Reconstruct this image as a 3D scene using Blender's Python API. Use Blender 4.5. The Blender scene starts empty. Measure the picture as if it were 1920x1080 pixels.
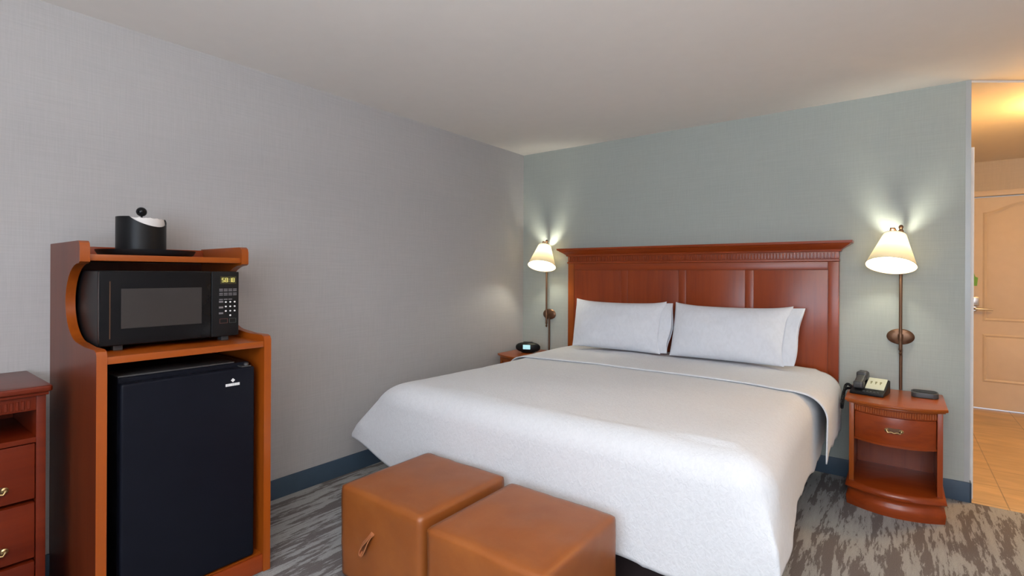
import bpy, bmesh, math, random
from mathutils import Vector, Matrix, noise
PI = math.pi
random.seed(4)
S = bpy.context.scene
COL = S.collection

# ------------------------------------------------------------------ materials
def new_mat(name):
    m = bpy.data.materials.new(name); m.use_nodes = True
    nt = m.node_tree; b = nt.nodes['Principled BSDF']
    return m, nt, b
def nd(nt, t, **kw):
    n = nt.nodes.new(t)
    for k, v in kw.items():
        if k in n.inputs: n.inputs[k].default_value = v
        else: setattr(n, k, v)
    return n
def coords(nt, scale=(1, 1, 1), rot=(0, 0, 0)):
    tc = nt.nodes.new('ShaderNodeTexCoord'); mp = nt.nodes.new('ShaderNodeMapping')
    mp.inputs['Scale'].default_value = scale; mp.inputs['Rotation'].default_value = rot
    nt.links.new(tc.outputs['Object'], mp.inputs['Vector'])
    return mp.outputs['Vector']
def ramp(nt, fac, stops):
    r = nt.nodes.new('ShaderNodeValToRGB')
    el = r.color_ramp.elements
    while len(el) < len(stops): el.new(0.5)
    for e, (p, c) in zip(el, stops):
        e.position = p; e.color = (*c, 1)
    nt.links.new(fac, r.inputs['Fac'])
    return r.outputs['Color']
def bump(nt, b, h, strength, dist=0.01):
    bp = nt.nodes.new('ShaderNodeBump'); bp.inputs['Strength'].default_value = strength
    bp.inputs['Distance'].default_value = dist
    nt.links.new(h, bp.inputs['Height']); nt.links.new(bp.outputs['Normal'], b.inputs['Normal'])
def plain(name, col, rough=0.5, metal=0.0, spec=0.5, var=0.06, scale=12, coat=0):
    m, nt, b = new_mat(name)
    b.inputs['Roughness'].default_value = rough; b.inputs['Metallic'].default_value = metal
    b.inputs['Specular IOR Level'].default_value = spec
    b.inputs['Coat Weight'].default_value = coat; b.inputs['Coat Roughness'].default_value = 0.15
    n = nd(nt, 'ShaderNodeTexNoise', Scale=scale, Detail=3.0)
    nt.links.new(coords(nt), n.inputs['Vector'])
    c = ramp(nt, n.outputs['Fac'], [(0.3, tuple(x*(1-var) for x in col)), (0.7, tuple(min(1, x*(1+var)) for x in col))])
    nt.links.new(c, b.inputs['Base Color'])
    return m
def wood(name, col, axis='z', rough=0.3, var=0.22, coat=0.2):
    m, nt, b = new_mat(name)
    s = {'x': (1.2, 22, 22), 'y': (22, 1.2, 22), 'z': (22, 22, 1.2)}[axis]
    n = nd(nt, 'ShaderNodeTexNoise', Scale=1.6, Detail=6.0, Roughness=0.6, Distortion=0.5)
    nt.links.new(coords(nt, s), n.inputs['Vector'])
    n2 = nd(nt, 'ShaderNodeTexNoise', Scale=1.1, Detail=2.0)
    nt.links.new(coords(nt, tuple(x*0.25 for x in s)), n2.inputs['Vector'])
    mx = nd(nt, 'ShaderNodeMath', operation='ADD'); nt.links.new(n.outputs['Fac'], mx.inputs[0]); nt.links.new(n2.outputs['Fac'], mx.inputs[1])
    hf = nd(nt, 'ShaderNodeMath', operation='MULTIPLY'); nt.links.new(mx.outputs[0], hf.inputs[0]); hf.inputs[1].default_value = 0.5
    c = ramp(nt, hf.outputs[0], [(0.36, (col[0]*(1-var), col[1]*(1-var*1.4), col[2]*(1-var*1.4))), (0.5, col), (0.64, (col[0]*(1+var*.7), col[1]*(1+var), col[2]*(1+var)))])
    nt.links.new(c, b.inputs['Base Color'])
    b.inputs['Roughness'].default_value = rough
    b.inputs['Coat Weight'].default_value = coat; b.inputs['Coat Roughness'].default_value = 0.22
    b.inputs['Specular IOR Level'].default_value = 0.2+coat*0.8
    bump(nt, b, n.outputs['Fac'], 0.04, 0.002)
    return m
def linen_wall(name, col, var=0.05, axis='y'):
    # woven vinyl wallcovering: fine horizontal and vertical slubs
    m, nt, b = new_mat(name)
    h = (5, 5, 210); v = (210, 210, 8.0)
    n1 = nd(nt, 'ShaderNodeTexNoise', Scale=1.0, Detail=3.0, Roughness=0.6); nt.links.new(coords(nt, h), n1.inputs['Vector'])
    n2 = nd(nt, 'ShaderNodeTexNoise', Scale=1.0, Detail=3.0, Roughness=0.6); nt.links.new(coords(nt, v), n2.inputs['Vector'])
    a = nd(nt, 'ShaderNodeMath', operation='ADD'); nt.links.new(n1.outputs['Fac'], a.inputs[0]); nt.links.new(n2.outputs['Fac'], a.inputs[1])
    k = nd(nt, 'ShaderNodeMath', operation='MULTIPLY'); nt.links.new(a.outputs[0], k.inputs[0]); k.inputs[1].default_value = 0.5
    c = ramp(nt, k.outputs[0], [(0.36, tuple(x*(1-var) for x in col)), (0.64, tuple(x*(1+var) for x in col))])
    nt.links.new(c, b.inputs['Base Color']); b.inputs['Roughness'].default_value = 0.62
    b.inputs['Specular IOR Level'].default_value = 0.3
    bump(nt, b, k.outputs[0], 0.25, 0.002)
    return m
def cloth(name, col, bscale=90, bstr=0.35, dist=0.004, rough=0.85):
    m, nt, b = new_mat(name)
    n = nd(nt, 'ShaderNodeTexNoise', Scale=bscale, Detail=3.0, Distortion=1.0)
    nt.links.new(coords(nt, (1, 1, 0.6)), n.inputs['Vector'])
    c = ramp(nt, n.outputs['Fac'], [(0.35, tuple(x*0.95 for x in col)), (0.62, col)])
    nt.links.new(c, b.inputs['Base Color']); b.inputs['Roughness'].default_value = rough
    b.inputs['Sheen Weight'].default_value = 0.15
    bump(nt, b, n.outputs['Fac'], bstr, dist)
    return m
def carpet_mat():
    m, nt, b = new_mat('patterned_carpet')
    n = nd(nt, 'ShaderNodeTexNoise', Scale=1.0, Detail=9.0, Roughness=0.72, Distortion=0.25)
    nt.links.new(coords(nt, (15, 2.0, 1)), n.inputs['Vector'])
    n3 = nd(nt, 'ShaderNodeTexNoise', Scale=1.0, Detail=6.0, Roughness=0.65)
    nt.links.new(coords(nt, (60, 5, 1)), n3.inputs['Vector'])
    ma = nd(nt, 'ShaderNodeMath', operation='MULTIPLY_ADD'); nt.links.new(n3.outputs['Fac'], ma.inputs[0]); ma.inputs[1].default_value = 0.35
    nt.links.new(n.outputs['Fac'], ma.inputs[2])
    c = ramp(nt, ma.outputs[0], [(0.0, (0.115, 0.105, 0.105)), (0.655, (0.15, 0.135, 0.135)), (0.68, (0.30, 0.305, 0.305)), (1.0, (0.40, 0.405, 0.40))])
    f = nd(nt, 'ShaderNodeTexNoise', Scale=260.0, Detail=2.0); nt.links.new(coords(nt), f.inputs['Vector'])
    mix = nd(nt, 'ShaderNodeMix', data_type='RGBA', blend_type='MULTIPLY'); mix.inputs[0].default_value = 0.45
    nt.links.new(c, mix.inputs[6]); 
    g = ramp(nt, f.outputs['Fac'], [(0.3, (0.5, 0.5, 0.5)), (0.7, (1.3, 1.3, 1.3))])
    nt.links.new(g, mix.inputs[7]); nt.links.new(mix.outputs[2], b.inputs['Base Color'])
    b.inputs['Roughness'].default_value = 0.95; b.inputs['Specular IOR Level'].default_value = 0.1
    bump(nt, b, f.outputs['Fac'], 0.5, 0.004)
    return m
def tile_mat():
    m, nt, b = new_mat('beige_floor_tile')
    br = nd(nt, 'ShaderNodeTexBrick'); br.offset = 0.5; br.squash = 1.0
    mp = coords(nt, (1, 1, 1), (0, 0, 0)); mpn = mp.node; mpn.inputs['Location'].default_value = (-0.505+0.355, -4.68, 0)
    nt.links.new(mp, br.inputs['Vector'])
    br.inputs['Scale'].default_value = 1.0; br.inputs['Brick Width'].default_value = 0.355; br.inputs['Row Height'].default_value = 0.355
    br.offset = 0.0
    br.inputs['Mortar Size'].default_value = 0.003
    br.inputs['Color1'].default_value = (0.50, 0.36, 0.20, 1); br.inputs['Color2'].default_value = (0.60, 0.43, 0.23, 1)
    br.inputs['Mortar'].default_value = (0.28, 0.21, 0.13, 1)
    n = nd(nt, 'ShaderNodeTexNoise', Scale=4.0, Detail=5.0); nt.links.new(coords(nt, (1, 3, 1)), n.inputs['Vector'])
    g = ramp(nt, n.outputs['Fac'], [(0.3, (0.8, 0.8, 0.78)), (0.7, (1.15, 1.12, 1.1))])
    mix = nd(nt, 'ShaderNodeMix', data_type='RGBA', blend_type='MULTIPLY'); mix.inputs[0].default_value = 1.0
    nt.links.new(br.outputs['Color'], mix.inputs[6]); nt.links.new(g, mix.inputs[7])
    nt.links.new(mix.outputs[2], b.inputs['Base Color']); b.inputs['Roughness'].default_value = 0.3
    return m
def leather_mat():
    m, nt, b = new_mat('tan_leather')
    n = nd(nt, 'ShaderNodeTexNoise', Scale=5.0, Detail=6.0, Roughness=0.6); nt.links.new(coords(nt), n.inputs['Vector'])
    c = ramp(nt, n.outputs['Fac'], [(0.3, (0.225, 0.062, 0.012)), (0.55, (0.265, 0.077, 0.015)), (0.75, (0.30, 0.092, 0.019))])
    nt.links.new(c, b.inputs['Base Color']); b.inputs['Roughness'].default_value = 0.42
    v = nd(nt, 'ShaderNodeTexNoise', Scale=180.0, Detail=3.0); nt.links.new(coords(nt), v.inputs['Vector'])
    bump(nt, b, v.outputs['Fac'], 0.12, 0.002)
    return m
def emit(name, col, s):
    m, nt, b = new_mat(name)
    b.inputs['Base Color'].default_value = (*col, 1); b.inputs['Emission Color'].default_value = (*col, 1)
    b.inputs['Emission Strength'].default_value = s
    return m
def shade_mat():
    m, nt, b = new_mat('cream_shade_fabric')
    nt.nodes.remove(b)
    out = nt.nodes['Material Output']
    d = nd(nt, 'ShaderNodeBsdfDiffuse'); d.inputs['Color'].default_value = (0.80, 0.72, 0.52, 1)
    t = nd(nt, 'ShaderNodeBsdfTranslucent'); t.inputs['Color'].default_value = (0.90, 0.72, 0.42, 1)
    mx = nd(nt, 'ShaderNodeMixShader'); mx.inputs[0].default_value = SH_T
    nt.links.new(d.outputs[0], mx.inputs[1]); nt.links.new(t.outputs[0], mx.inputs[2]); nt.links.new(mx.outputs[0], out.inputs['Surface'])
    return m
SH_T = 0.075
M = {}
CH = (0.25, 0.039, 0.006)
M['wood_x'] = wood('cherry_wood_lengthwise', CH, 'x')
M['wood_y'] = wood('cherry_wood_crosswise', CH, 'y')
M['wood_z'] = wood('cherry_wood_upright', CH, 'z')
OR = (0.29, 0.060, 0.005)
M['edge_x'] = wood('honey_cherry_lengthwise', OR, 'x', 0.3, 0.12)
M['edge_y'] = wood('honey_cherry_crosswise', OR, 'y', 0.3, 0.12)
M['edge_z'] = wood('honey_cherry_upright', OR, 'z', 0.3, 0.12)
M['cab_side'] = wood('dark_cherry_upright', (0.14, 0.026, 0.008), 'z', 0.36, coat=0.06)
M['dres'] = wood('deep_red_cherry', (0.125, 0.014, 0.003), 'y', 0.32, coat=0.1)
M['wall_left'] = linen_wall('grey_linen_wallcovering', (0.425, 0.415, 0.415))
M['wall_far'] = linen_wall('sage_grey_linen_wallcovering', (0.375, 0.405, 0.375))
M['wall_hall'] = linen_wall('beige_wallcovering', (0.55, 0.50, 0.43))
M['ceil'] = plain('ceiling_paint', (0.78, 0.745, 0.705), 0.9, var=0.01)
M['base'] = plain('slate_blue_vinyl_base', (0.045, 0.075, 0.115), 0.5)
M['carpet'] = carpet_mat(); M['tile'] = tile_mat()
M['spread'] = cloth('white_matelasse', (0.69, 0.705, 0.73), 75, 0.6, 0.004)
M['sheet'] = cloth('white_sheet', (0.70, 0.72, 0.77), 35, 0.12, 0.004)
M['leather'] = leather_mat()
M['tab'] = plain('pink_tan_leather', (0.42, 0.15, 0.06), 0.5)
M['black'] = plain('black_plastic', (0.009, 0.009, 0.010), 0.4, spec=0.2)
M['black_gloss'] = plain('black_gloss', (0.006, 0.006, 0.007), 0.18, spec=0.22)
M['fridge'] = plain('black_enamel', (0.007, 0.008, 0.013), 0.30, spec=0.1)
M['gray_win'] = plain('oven_window_mesh', (0.036, 0.032, 0.031), 0.4, spec=0.25)
M['darkgray'] = plain('charcoal_plastic', (0.05, 0.05, 0.052), 0.4)
M['bronze'] = plain('aged_bronze', (0.16, 0.085, 0.05), 0.38, 0.8)
M['brass'] = plain('antique_brass', (0.50, 0.36, 0.17), 0.3, 0.9)
M['chrome'] = plain('brushed_nickel', (0.62, 0.60, 0.58), 0.28, 0.9)
M['door'] = plain('door_paint', (0.66, 0.57, 0.47), 0.5, var=0.02)
M['white_trim'] = plain('white_paint', (0.80, 0.78, 0.77), 0.5, var=0.02)
M['white'] = plain('white_print', (0.8, 0.8, 0.8), 0.5, var=0.01)
M['grey_print'] = plain('grey_print', (0.16, 0.15, 0.16), 0.5, var=0.01)
M['red_print'] = plain('dull_red_print', (0.10, 0.035, 0.025), 0.5, var=0.01)
M['green_print'] = plain('dull_green_print', (0.035, 0.05, 0.045), 0.5, var=0.01)
M['card'] = plain('pale_card', (0.66, 0.66, 0.50), 0.5, var=0.02)
M['olive'] = plain('olive_print', (0.22, 0.21, 0.10), 0.6, var=0.02)
M['green'] = plain('green_card', (0.16, 0.45, 0.06), 0.5, var=0.05)
M['liner'] = plain('white_napkin', (0.75, 0.72, 0.70), 0.8, var=0.05)
M['dark_fab'] = plain('dark_brown_base_fabric', (0.020, 0.010, 0.010), 0.9)
M['mattress'] = cloth('mattress_ticking', (0.6, 0.6, 0.62), 40, 0.1)
M['guard'] = plain('corner_guard', (0.40, 0.42, 0.42), 0.3, var=0.02)
M['lcd_blue'] = emit('clock_screen_glow', (0.35, 0.62, 0.66), 0.75)
M['led'] = emit('yellow_green_led', (0.55, 0.50, 0.15), 0.75)
M['led_dim'] = emit('display_backlight', (0.02, 0.018, 0.003), 0.3)
M['shade'] = shade_mat()
M['bulb'] = emit('lamp_bulb_glow', (1.0, 0.97, 0.80), 330)
M['hall_glow'] = emit('hall_light_diffuser', (1.0, 0.54, 0.15), 135)
M['glass'] = (lambda: (lambda t: (t[2].inputs['Transmission Weight'].__setattr__('default_value', 1.0), t[2].inputs['Roughness'].__setattr__('default_value', 0.0), t[0])[2])(new_mat('window_glass')))()
M['curtain'] = cloth('sheer_curtain', (0.6, 0.6, 0.6), 40, 0.1)

# ------------------------------------------------------------------ mesh builder
class MB:
    def __init__(s): s.bm = bmesh.new()
    def box(s, x0, x1, y0, y1, z0, z1, bev=0, seg=2):
        t = bmesh.new(); bmesh.ops.create_cube(t, size=1)
        for v in t.verts:
            v.co = Vector(((x0+x1)/2+v.co.x*(x1-x0), (y0+y1)/2+v.co.y*(y1-y0), (z0+z1)/2+v.co.z*(z1-z0)))
        if bev: bmesh.ops.bevel(t, geom=list(t.edges), offset=bev, segments=seg, profile=0.6, affect='EDGES')
        return s.add(t)
    def add(s, t, mat=None):
        if mat is not None: bmesh.ops.transform(t, matrix=mat, verts=t.verts)
        me = bpy.data.meshes.new('tmp'); t.to_mesh(me); t.free(); s.bm.from_mesh(me); bpy.data.meshes.remove(me)
        return s
    def prism(s, pts, axis, a, b, bev=0, seg=2):
        # pts: 2-D outline; axis: the extrusion axis. x -> (y,z), y -> (x,z), z -> (x,y)
        t = bmesh.new()
        def mk(p, h):
            return {'x': (h, p[0], p[1]), 'y': (p[0], h, p[1]), 'z': (p[0], p[1], h)}[axis]
        va = [t.verts.new(mk(p, a)) for p in pts]; vb = [t.verts.new(mk(p, b)) for p in pts]
        t.faces.new(va); t.faces.new(vb[::-1])
        n = len(pts)
        for i in range(n): t.faces.new((va[i], vb[i], vb[(i+1) % n], va[(i+1) % n]))
        bmesh.ops.recalc_face_normals(t, faces=t.faces)
        if bev:
            es = [e for e in t.edges if len(e.link_faces) == 2 and e.calc_face_angle(0) > 0.6]
            bmesh.ops.bevel(t, geom=es, offset=bev, segments=seg, profile=0.6, affect='EDGES')
        return s.add(t)
    def lathe(s, prof, c=(0, 0, 0), axis=(0, 0, 1), n=40, sx=1, sy=1, caps=True):
        t = bmesh.new(); rings = []
        for r, h in prof:
            rings.append([t.verts.new((r*math.cos(2*PI*i/n)*sx, r*math.sin(2*PI*i/n)*sy, h)) for i in range(n)])
        for a, b in zip(rings, rings[1:]):
            for i in range(n): t.faces.new((a[i], a[(i+1) % n], b[(i+1) % n], b[i]))
        if caps:
            if prof[0][0] > 1e-5: t.faces.new(rings[0][::-1])
            if prof[-1][0] > 1e-5: t.faces.new(rings[-1])
        bmesh.ops.remove_doubles(t, verts=t.verts, dist=1e-6)
        if caps: bmesh.ops.recalc_face_normals(t, faces=t.faces)
        q = Vector((0, 0, 1)).rotation_difference(Vector(axis).normalized())
        return s.add(t, Matrix.Translation(c) @ q.to_matrix().to_4x4())
    def tube(s, pts, r, n=12):
        pts = [Vector(p) for p in pts]; rr = r if isinstance(r, (list, tuple)) else [r]*len(pts)
        t = bmesh.new(); rings = []; up = None
        for i, p in enumerate(pts):
            d = (pts[min(i+1, len(pts)-1)]-pts[max(i-1, 0)]).normalized()
            if up is None:
                up = d.orthogonal().normalized()
            up = (up-d*up.dot(d)).normalized(); w = d.cross(up)
            rings.append([t.verts.new(p+(up*math.cos(2*PI*k/n)+w*math.sin(2*PI*k/n))*rr[i]) for k in range(n)])
        for a, b in zip(rings, rings[1:]):
            for k in range(n): t.faces.new((a[k], a[(k+1) % n], b[(k+1) % n], b[k]))
        t.faces.new(rings[0][::-1]); t.faces.new(rings[-1])
        return s.add(t)
    def ribbon(s, pts, wdir, w, th):
        # strap of rectangular section swept along pts
        pts = [Vector(p) for p in pts]; wd = Vector(wdir).normalized(); t = bmesh.new(); rings = []
        for i, p in enumerate(pts):
            d = (pts[min(i+1, len(pts)-1)]-pts[max(i-1, 0)]).normalized(); nn = d.cross(wd).normalized()
            rings.append([t.verts.new(p+wd*a*w/2+nn*b*th/2) for a, b in ((-1, -1), (1, -1), (1, 1), (-1, 1))])
        for a, b in zip(rings, rings[1:]):
            for k in range(4): t.faces.new((a[k], a[(k+1) % 4], b[(k+1) % 4], b[k]))
        t.faces.new(rings[0][::-1]); t.faces.new(rings[-1])
        bmesh.ops.recalc_face_normals(t, faces=t.faces)
        return s.add(t)
    def sphere(s, c, r, sc=(1, 1, 1)):
        t = bmesh.new(); bmesh.ops.create_uvsphere(t, u_segments=24, v_segments=14, radius=r)
        for v in t.verts: v.co = Vector((c[0]+v.co.x*sc[0], c[1]+v.co.y*sc[1], c[2]+v.co.z*sc[2]))
        return s.add(t)
    def rot(s, pivot, m):
        mm = Matrix.Translation(pivot) @ m @ Matrix.Translation([-a for a in pivot])
        bmesh.ops.transform(s.bm, matrix=mm, verts=s.bm.verts); return s
def world_off(o):
    v = Vector((0, 0, 0))
    while o: v += o.location; o = o.parent
    return v
def put(name, mb, mat, parent=None, smooth=True, angle=35, label=None):
    bm = mb.bm if isinstance(mb, MB) else mb
    if parent is not None: bmesh.ops.translate(bm, vec=-world_off(parent), verts=bm.verts)
    me = bpy.data.meshes.new(name); bm.to_mesh(me); bm.free()
    if smooth:
        me.shade_smooth() if hasattr(me, 'shade_smooth') else None
        me.set_sharp_from_angle(angle=math.radians(angle))
    me.materials.append(mat)
    o = bpy.data.objects.new(name, me); COL.objects.link(o)
    if parent is not None: o.parent = parent
    if label: o['label'] = label
    return o
def tag(o, label, cat, group=None):
    o['label'] = label; o['category'] = cat
    if group: o['group'] = group
    return o
def thing(name, loc, label, cat, group=None):
    o = bpy.data.objects.new(name, None); o.empty_display_size = 0.1; COL.objects.link(o); o.location = loc
    return tag(o, label, cat, group)
def struct(name, mb, mat, smooth=True, parent=None):
    o = put(name, mb, mat, parent, smooth)
    if parent is None: o['kind'] = 'structure'
    return o
def dup(o, parent=None):
    c = o.copy(); COL.objects.link(c)
    if parent is not None: c.parent = parent
    for ch in list(o.children): dup(ch, c)
    return c

# ------------------------------------------------------------------ camera
XL, YW, XE, H = -2.856, 3.934, 0.334, 2.44
YN, XR = -1.45, 1.75
F, HY, PSI, CH_, ROLL = 950.8, 513.05, 0.650, 1.308, 0.0048
cam = bpy.data.cameras.new('camera'); cam.lens = F/1920*36; cam.sensor_width = 36
cam.shift_y = -(540-HY)/1920; cam.clip_start = 0.02
co = bpy.data.objects.new('camera', cam); COL.objects.link(co)
co.matrix_world = Matrix.Translation((0, 0, CH_)) @ Matrix.Rotation(PSI, 4, 'Z') @ Matrix.Rotation(PI/2, 4, 'X') @ Matrix.Rotation(ROLL, 4, 'Z')
S.camera = co

# ------------------------------------------------------------------ room shell
T = 0.12
struct('floor', MB().box(XL, XR, YN, YW, -0.05, 0), M['carpet'], False)
struct('floor.001', MB().box(XE, XR, YW, 6.80, -0.05, 0.001), M['tile'], False)
struct('ceiling', MB().box(XL, XR, YN, 6.80, H, H+0.08), M['ceil'], False)
struct('ceiling.001', MB().prism([(XE, YW+0.012), (XR, YW+0.012+(XR-XE)*0.742), (XR, 6.80), (XE, 6.80)], 'z', H-0.012, H-0.0005), M['ceil'], False)
struct('wall_left', MB().box(XL-T, XL, YN, YW, 0, H), M['wall_left'], False)
struct('wall_far', MB().box(XL-T, XE, YW, YW+T, 0, H), M['wall_far'], False)
struct('wall_right', MB().box(XR, XR+T, YN, 6.80, 0, H), M['wall_left'], False)
struct('wall_hallway', MB().box(XE-T, XE, YW+T, 6.80, 0, H), M['wall_hall'], False)
# near wall with the window opening behind the camera
WX0, WX1, WZ0, WZ1 = -1.15, 1.45, 0.75, 2.15
nw = MB(); nw.box(XL-T, WX0, YN-T, YN, 0, H); nw.box(WX1, XR+T, YN-T, YN, 0, H)
nw.box(WX0, WX1, YN-T, YN, 0, WZ0); nw.box(WX0, WX1, YN-T, YN, WZ1, H)
struct('wall_near', nw, M['wall_left'], False)
wf = MB(); f = 0.05
wf.box(WX0, WX0+f, YN-0.08, YN-0.03, WZ0, WZ1); wf.box(WX1-f, WX1, YN-0.08, YN-0.03, WZ0, WZ1)
wf.box(WX0+f, WX1-f, YN-0.08, YN-0.03, WZ0, WZ0+f); wf.box(WX0+f, WX1-f, YN-0.08, YN-0.03, WZ1-f, WZ1)
wf.box((WX0+WX1)/2-0.025, (WX0+WX1)/2+0.025, YN-0.08, YN-0.03, WZ0+f, WZ1-f)
struct('window_1', wf, M['white_trim'], False)
# hall end wall with door opening
DY = 6.76; DX0, DX1, DZ = 0.50, 1.41, 2.075
hw = MB(); hw.box(XE, DX0-0.01, DY, DY+T, 0, H); hw.box(DX1+0.01, XR, DY, DY+T, 0, H); hw.box(DX0-0.01, DX1+0.01, DY, DY+T, DZ+0.01, H)
struct('wall_entry', hw, M['wall_hall'], False)
# baseboards
bb = MB(); bb.box(XL, XL+0.010, YN, YW, 0, 0.114, 0.003)
struct('baseboard_left', bb, M['base'])
bb = MB(); bb.box(XL+0.010, XE+0.008, YW-0.010, YW, 0, 0.114, 0.003); bb.box(XE, XE+0.010, YW-0.010, YW+0.05, 0, 0.114, 0.003)
struct('baseboard_far', bb, M['base'])
# corner guard and white casing past the corner
g = MB(); g.box(XE-0.022, XE+0.002, YW-0.002, YW, 0.115, H-0.002); g.box(XE, XE+0.002, YW, YW+0.03, 0.115, H-0.002)
struct('trim_1', g, M['guard'], False)
struct('trim_2', MB().box(XE, XE+0.022, YW+0.06, YW+0.13, 0.002, 2.062, 0.003), M['white_trim'])
# entry door casing
c = MB(); c.box(DX0-0.07, DX0-0.012, DY-0.018, DY, 0.002, DZ+0.065, 0.004); c.box(DX1+0.012, DX1+0.07, DY-0.018, DY, 0.002, DZ+0.065, 0.004)
c.box(DX0-0.012, DX1+0.012, DY-0.018, DY, DZ+0.012, DZ+0.065, 0.004)
struct('trim_3', c, M['door'])
# entry door: slab with an arched upper panel and a lower panel
def ring_poly(outer, inner, y0, y1):
    b = MB(); t = bmesh.new(); n = len(outer)
    O0 = [t.verts.new((p[0], y0, p[1])) for p in outer]; I0 = [t.verts.new((p[0], y1, p[1])) for p in inner]
    for i in range(n): t.faces.new((O0[i], O0[(i+1) % n], I0[(i+1) % n], I0[i]))
    return t
dr = MB(); dr.box(DX0, DX1, DY+0.004, DY+0.044, 0.012, DZ)
def arch(x0, x1, z0, z1, rise, n=24):
    p = [(x0, z0), (x1, z0), (x1, z1)]
    for i in range(1, n):
        u = i/n; x = x1+(x0-x1)*u; w = 0.5-0.5*math.cos(2*PI*u); p.append((x, z1+rise*w))
    p.append((x0, z1)); return p
def inset(p, d):
    cx = sum(a for a, _ in p)/len(p); zs = [b for _, b in p]; z0, z1 = min(zs), max(zs)
    xs = [a for a, _ in p]; x0, x1 = min(xs), max(xs)
    return [(a+d*(1 if a < cx else -1)*min(1, abs(a-cx)/((x1-x0)/2)*1.0), b+(d if abs(b-z0) < 1e-6 else -d)) for a, b in p]
dpan = []
for pts in (arch(0.665, 1.245, 0.865, 1.93, 0.09), arch(0.665, 1.245, 0.27, 0.74, 0.0)):
    b = MB()
    o1 = pts; i1 = inset(pts, 0.014); i2 = inset(pts, 0.030); i3 = inset(pts, 0.048)
    t = bmesh.new(); n = len(pts)
    L = [[t.verts.new((p[0], y, p[1])) for p in q] for q, y in ((o1, DY+0.0042), (i1, DY-0.004), (i2, DY+0.0035), (i3, DY-0.002))]
    for A, B in zip(L, L[1:]):
        for i in range(n): t.faces.new((A[i], A[(i+1) % n], B[(i+1) % n], B[i]))
    t.faces.new(L[-1]); bmesh.ops.recalc_face_normals(t, faces=t.faces)
    for fc in t.faces:
        if fc is t.faces[-1] if False else False: pass
    dpan.append(b.add(t))
door = struct('door_1', dr, M['door'])
for b in dpan: put('door_panel', b, M['door'], door, True, 20)
b = MB(); b.box(0.565, 0.640, DY-0.020, DY+0.003, 1.015, 1.10, 0.006); b.lathe([(0.028, 0), (0.030, 0.012), (0.022, 0.02)], (0.602, DY+0.003, 0.985), (0, -1, 0), 24)
put('card_lock', b, M['chrome'], door, label='brushed metal card lock')
b = MB(); b.tube([(0.602, DY-0.015, 0.985), (0.602, DY-0.052, 0.985), (0.61, DY-0.060, 0.985), (0.67, DY-0.060, 0.984), (0.735, DY-0.056, 0.980)], [0.012, 0.012, 0.012, 0.0105, 0.008])
put('door_handle', b, M['chrome'], door, label='brushed metal lever handle')
b = MB(); b.prism([(0.575, 1.21), (0.625, 1.21), (0.632, 1.29), (0.612, 1.30), (0.600, 1.345), (0.588, 1.30), (0.572, 1.29)], 'y', DY-0.004, DY+0.0015, 0.0008, 1)
tag(put('door_hanger', b, M['green'], None), 'small green card hanger on the entry door above its lever handle', 'hanger')
# hall ceiling lamp (just beyond the frame, its warm light fills the hall)
hl = thing('ceiling_light', (0.98, 4.62, H-0.012), 'round warm ceiling light above the tiled hallway floor', 'light')
b = MB(); b.lathe([(0.0, 0), (0.06, 0), (0.06, -0.012), (0.012, -0.02), (0.012, -0.07), (0.0, -0.07)], (0.98, 4.62, H-0.012))
put('canopy', b, M['bronze'], hl)
put('diffuser', MB().lathe([(0.0, -0.07), (0.08, -0.075), (0.13, -0.095), (0.12, -0.13), (0.07, -0.155), (0.0, -0.16)], (0.98, 4.62, H-0.012)), M['hall_glow'], hl)

# ------------------------------------------------------------------ headboard
HX0, HX1, HYF = -2.322, -0.300, YW-0.060
hb = thing('headboard', ((HX0+HX1)/2, YW-0.03, 0.60), 'wide cherry wood headboard with cornice, mounted on the sage wall behind the pillows', 'headboard')
b = MB(); b.box(HX0+0.004, HX1-0.004, HYF+0.006, YW-0.001, 0.60, 1.40)
put('back_panel', b, M['wood_z'], hb)
# outer stiles and rails
for x0, x1 in ((HX0, HX0+0.060), (HX1-0.060, HX1)):
    s_ = put('stile', MB().box(x0, x1, HYF, YW-0.001, 0.598, 1.398, 0.004), M['edge_z'] if x0 < -2 else M['wood_z'], hb)
put('top_rail', MB().box(HX0+0.061, HX1-0.061, HYF, HYF+0.0055, 1.343, 1.398, 0.004), M['wood_x'], hb)
xs = [HX0+0.060+i*(HX1-HX0-0.12)/4 for i in range(5)]
for i in range(1, 4):
    put('mullion', MB().box(xs[i]-0.028, xs[i]+0.028, HYF+0.002, HYF+0.0055, 0.60, 1.342, 0.004), M['wood_z'], hb)
for i in range(4):
    a = xs[i]+(0.028 if i else 0.001); c_ = xs[i+1]-(0.028 if i < 3 else 0.001)
    put('panel_moulding', MB().prism([(a+0.001, 0.62), (c_-0.001, 0.62), (c_-0.001, 1.341), (a+0.001, 1.341)], 'y', HYF+0.0035, HYF+0.0056, 0.001), M['wood_z'], hb)
# frieze with flutes
b = MB(); b.box(HX0-0.004, HX1+0.004, HYF-0.012, YW-0.001, 1.398, 1.412, 0.004); b.box(HX0, HX1, HYF-0.002, YW-0.001, 1.412, 1.462, 0.002)
put('frieze', b, M['wood_x'], hb)
b = MB(); n = 100
for i in range(n):
    x = HX0+0.012+(HX1-HX0-0.024)*(i+0.5)/n
    b.box(x-0.0045, x+0.0045, HYF-0.0100, HYF-0.0022, 1.418, 1.455, 0.002, 1)
put('fluting', b, M['wood_z'], hb)
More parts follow.
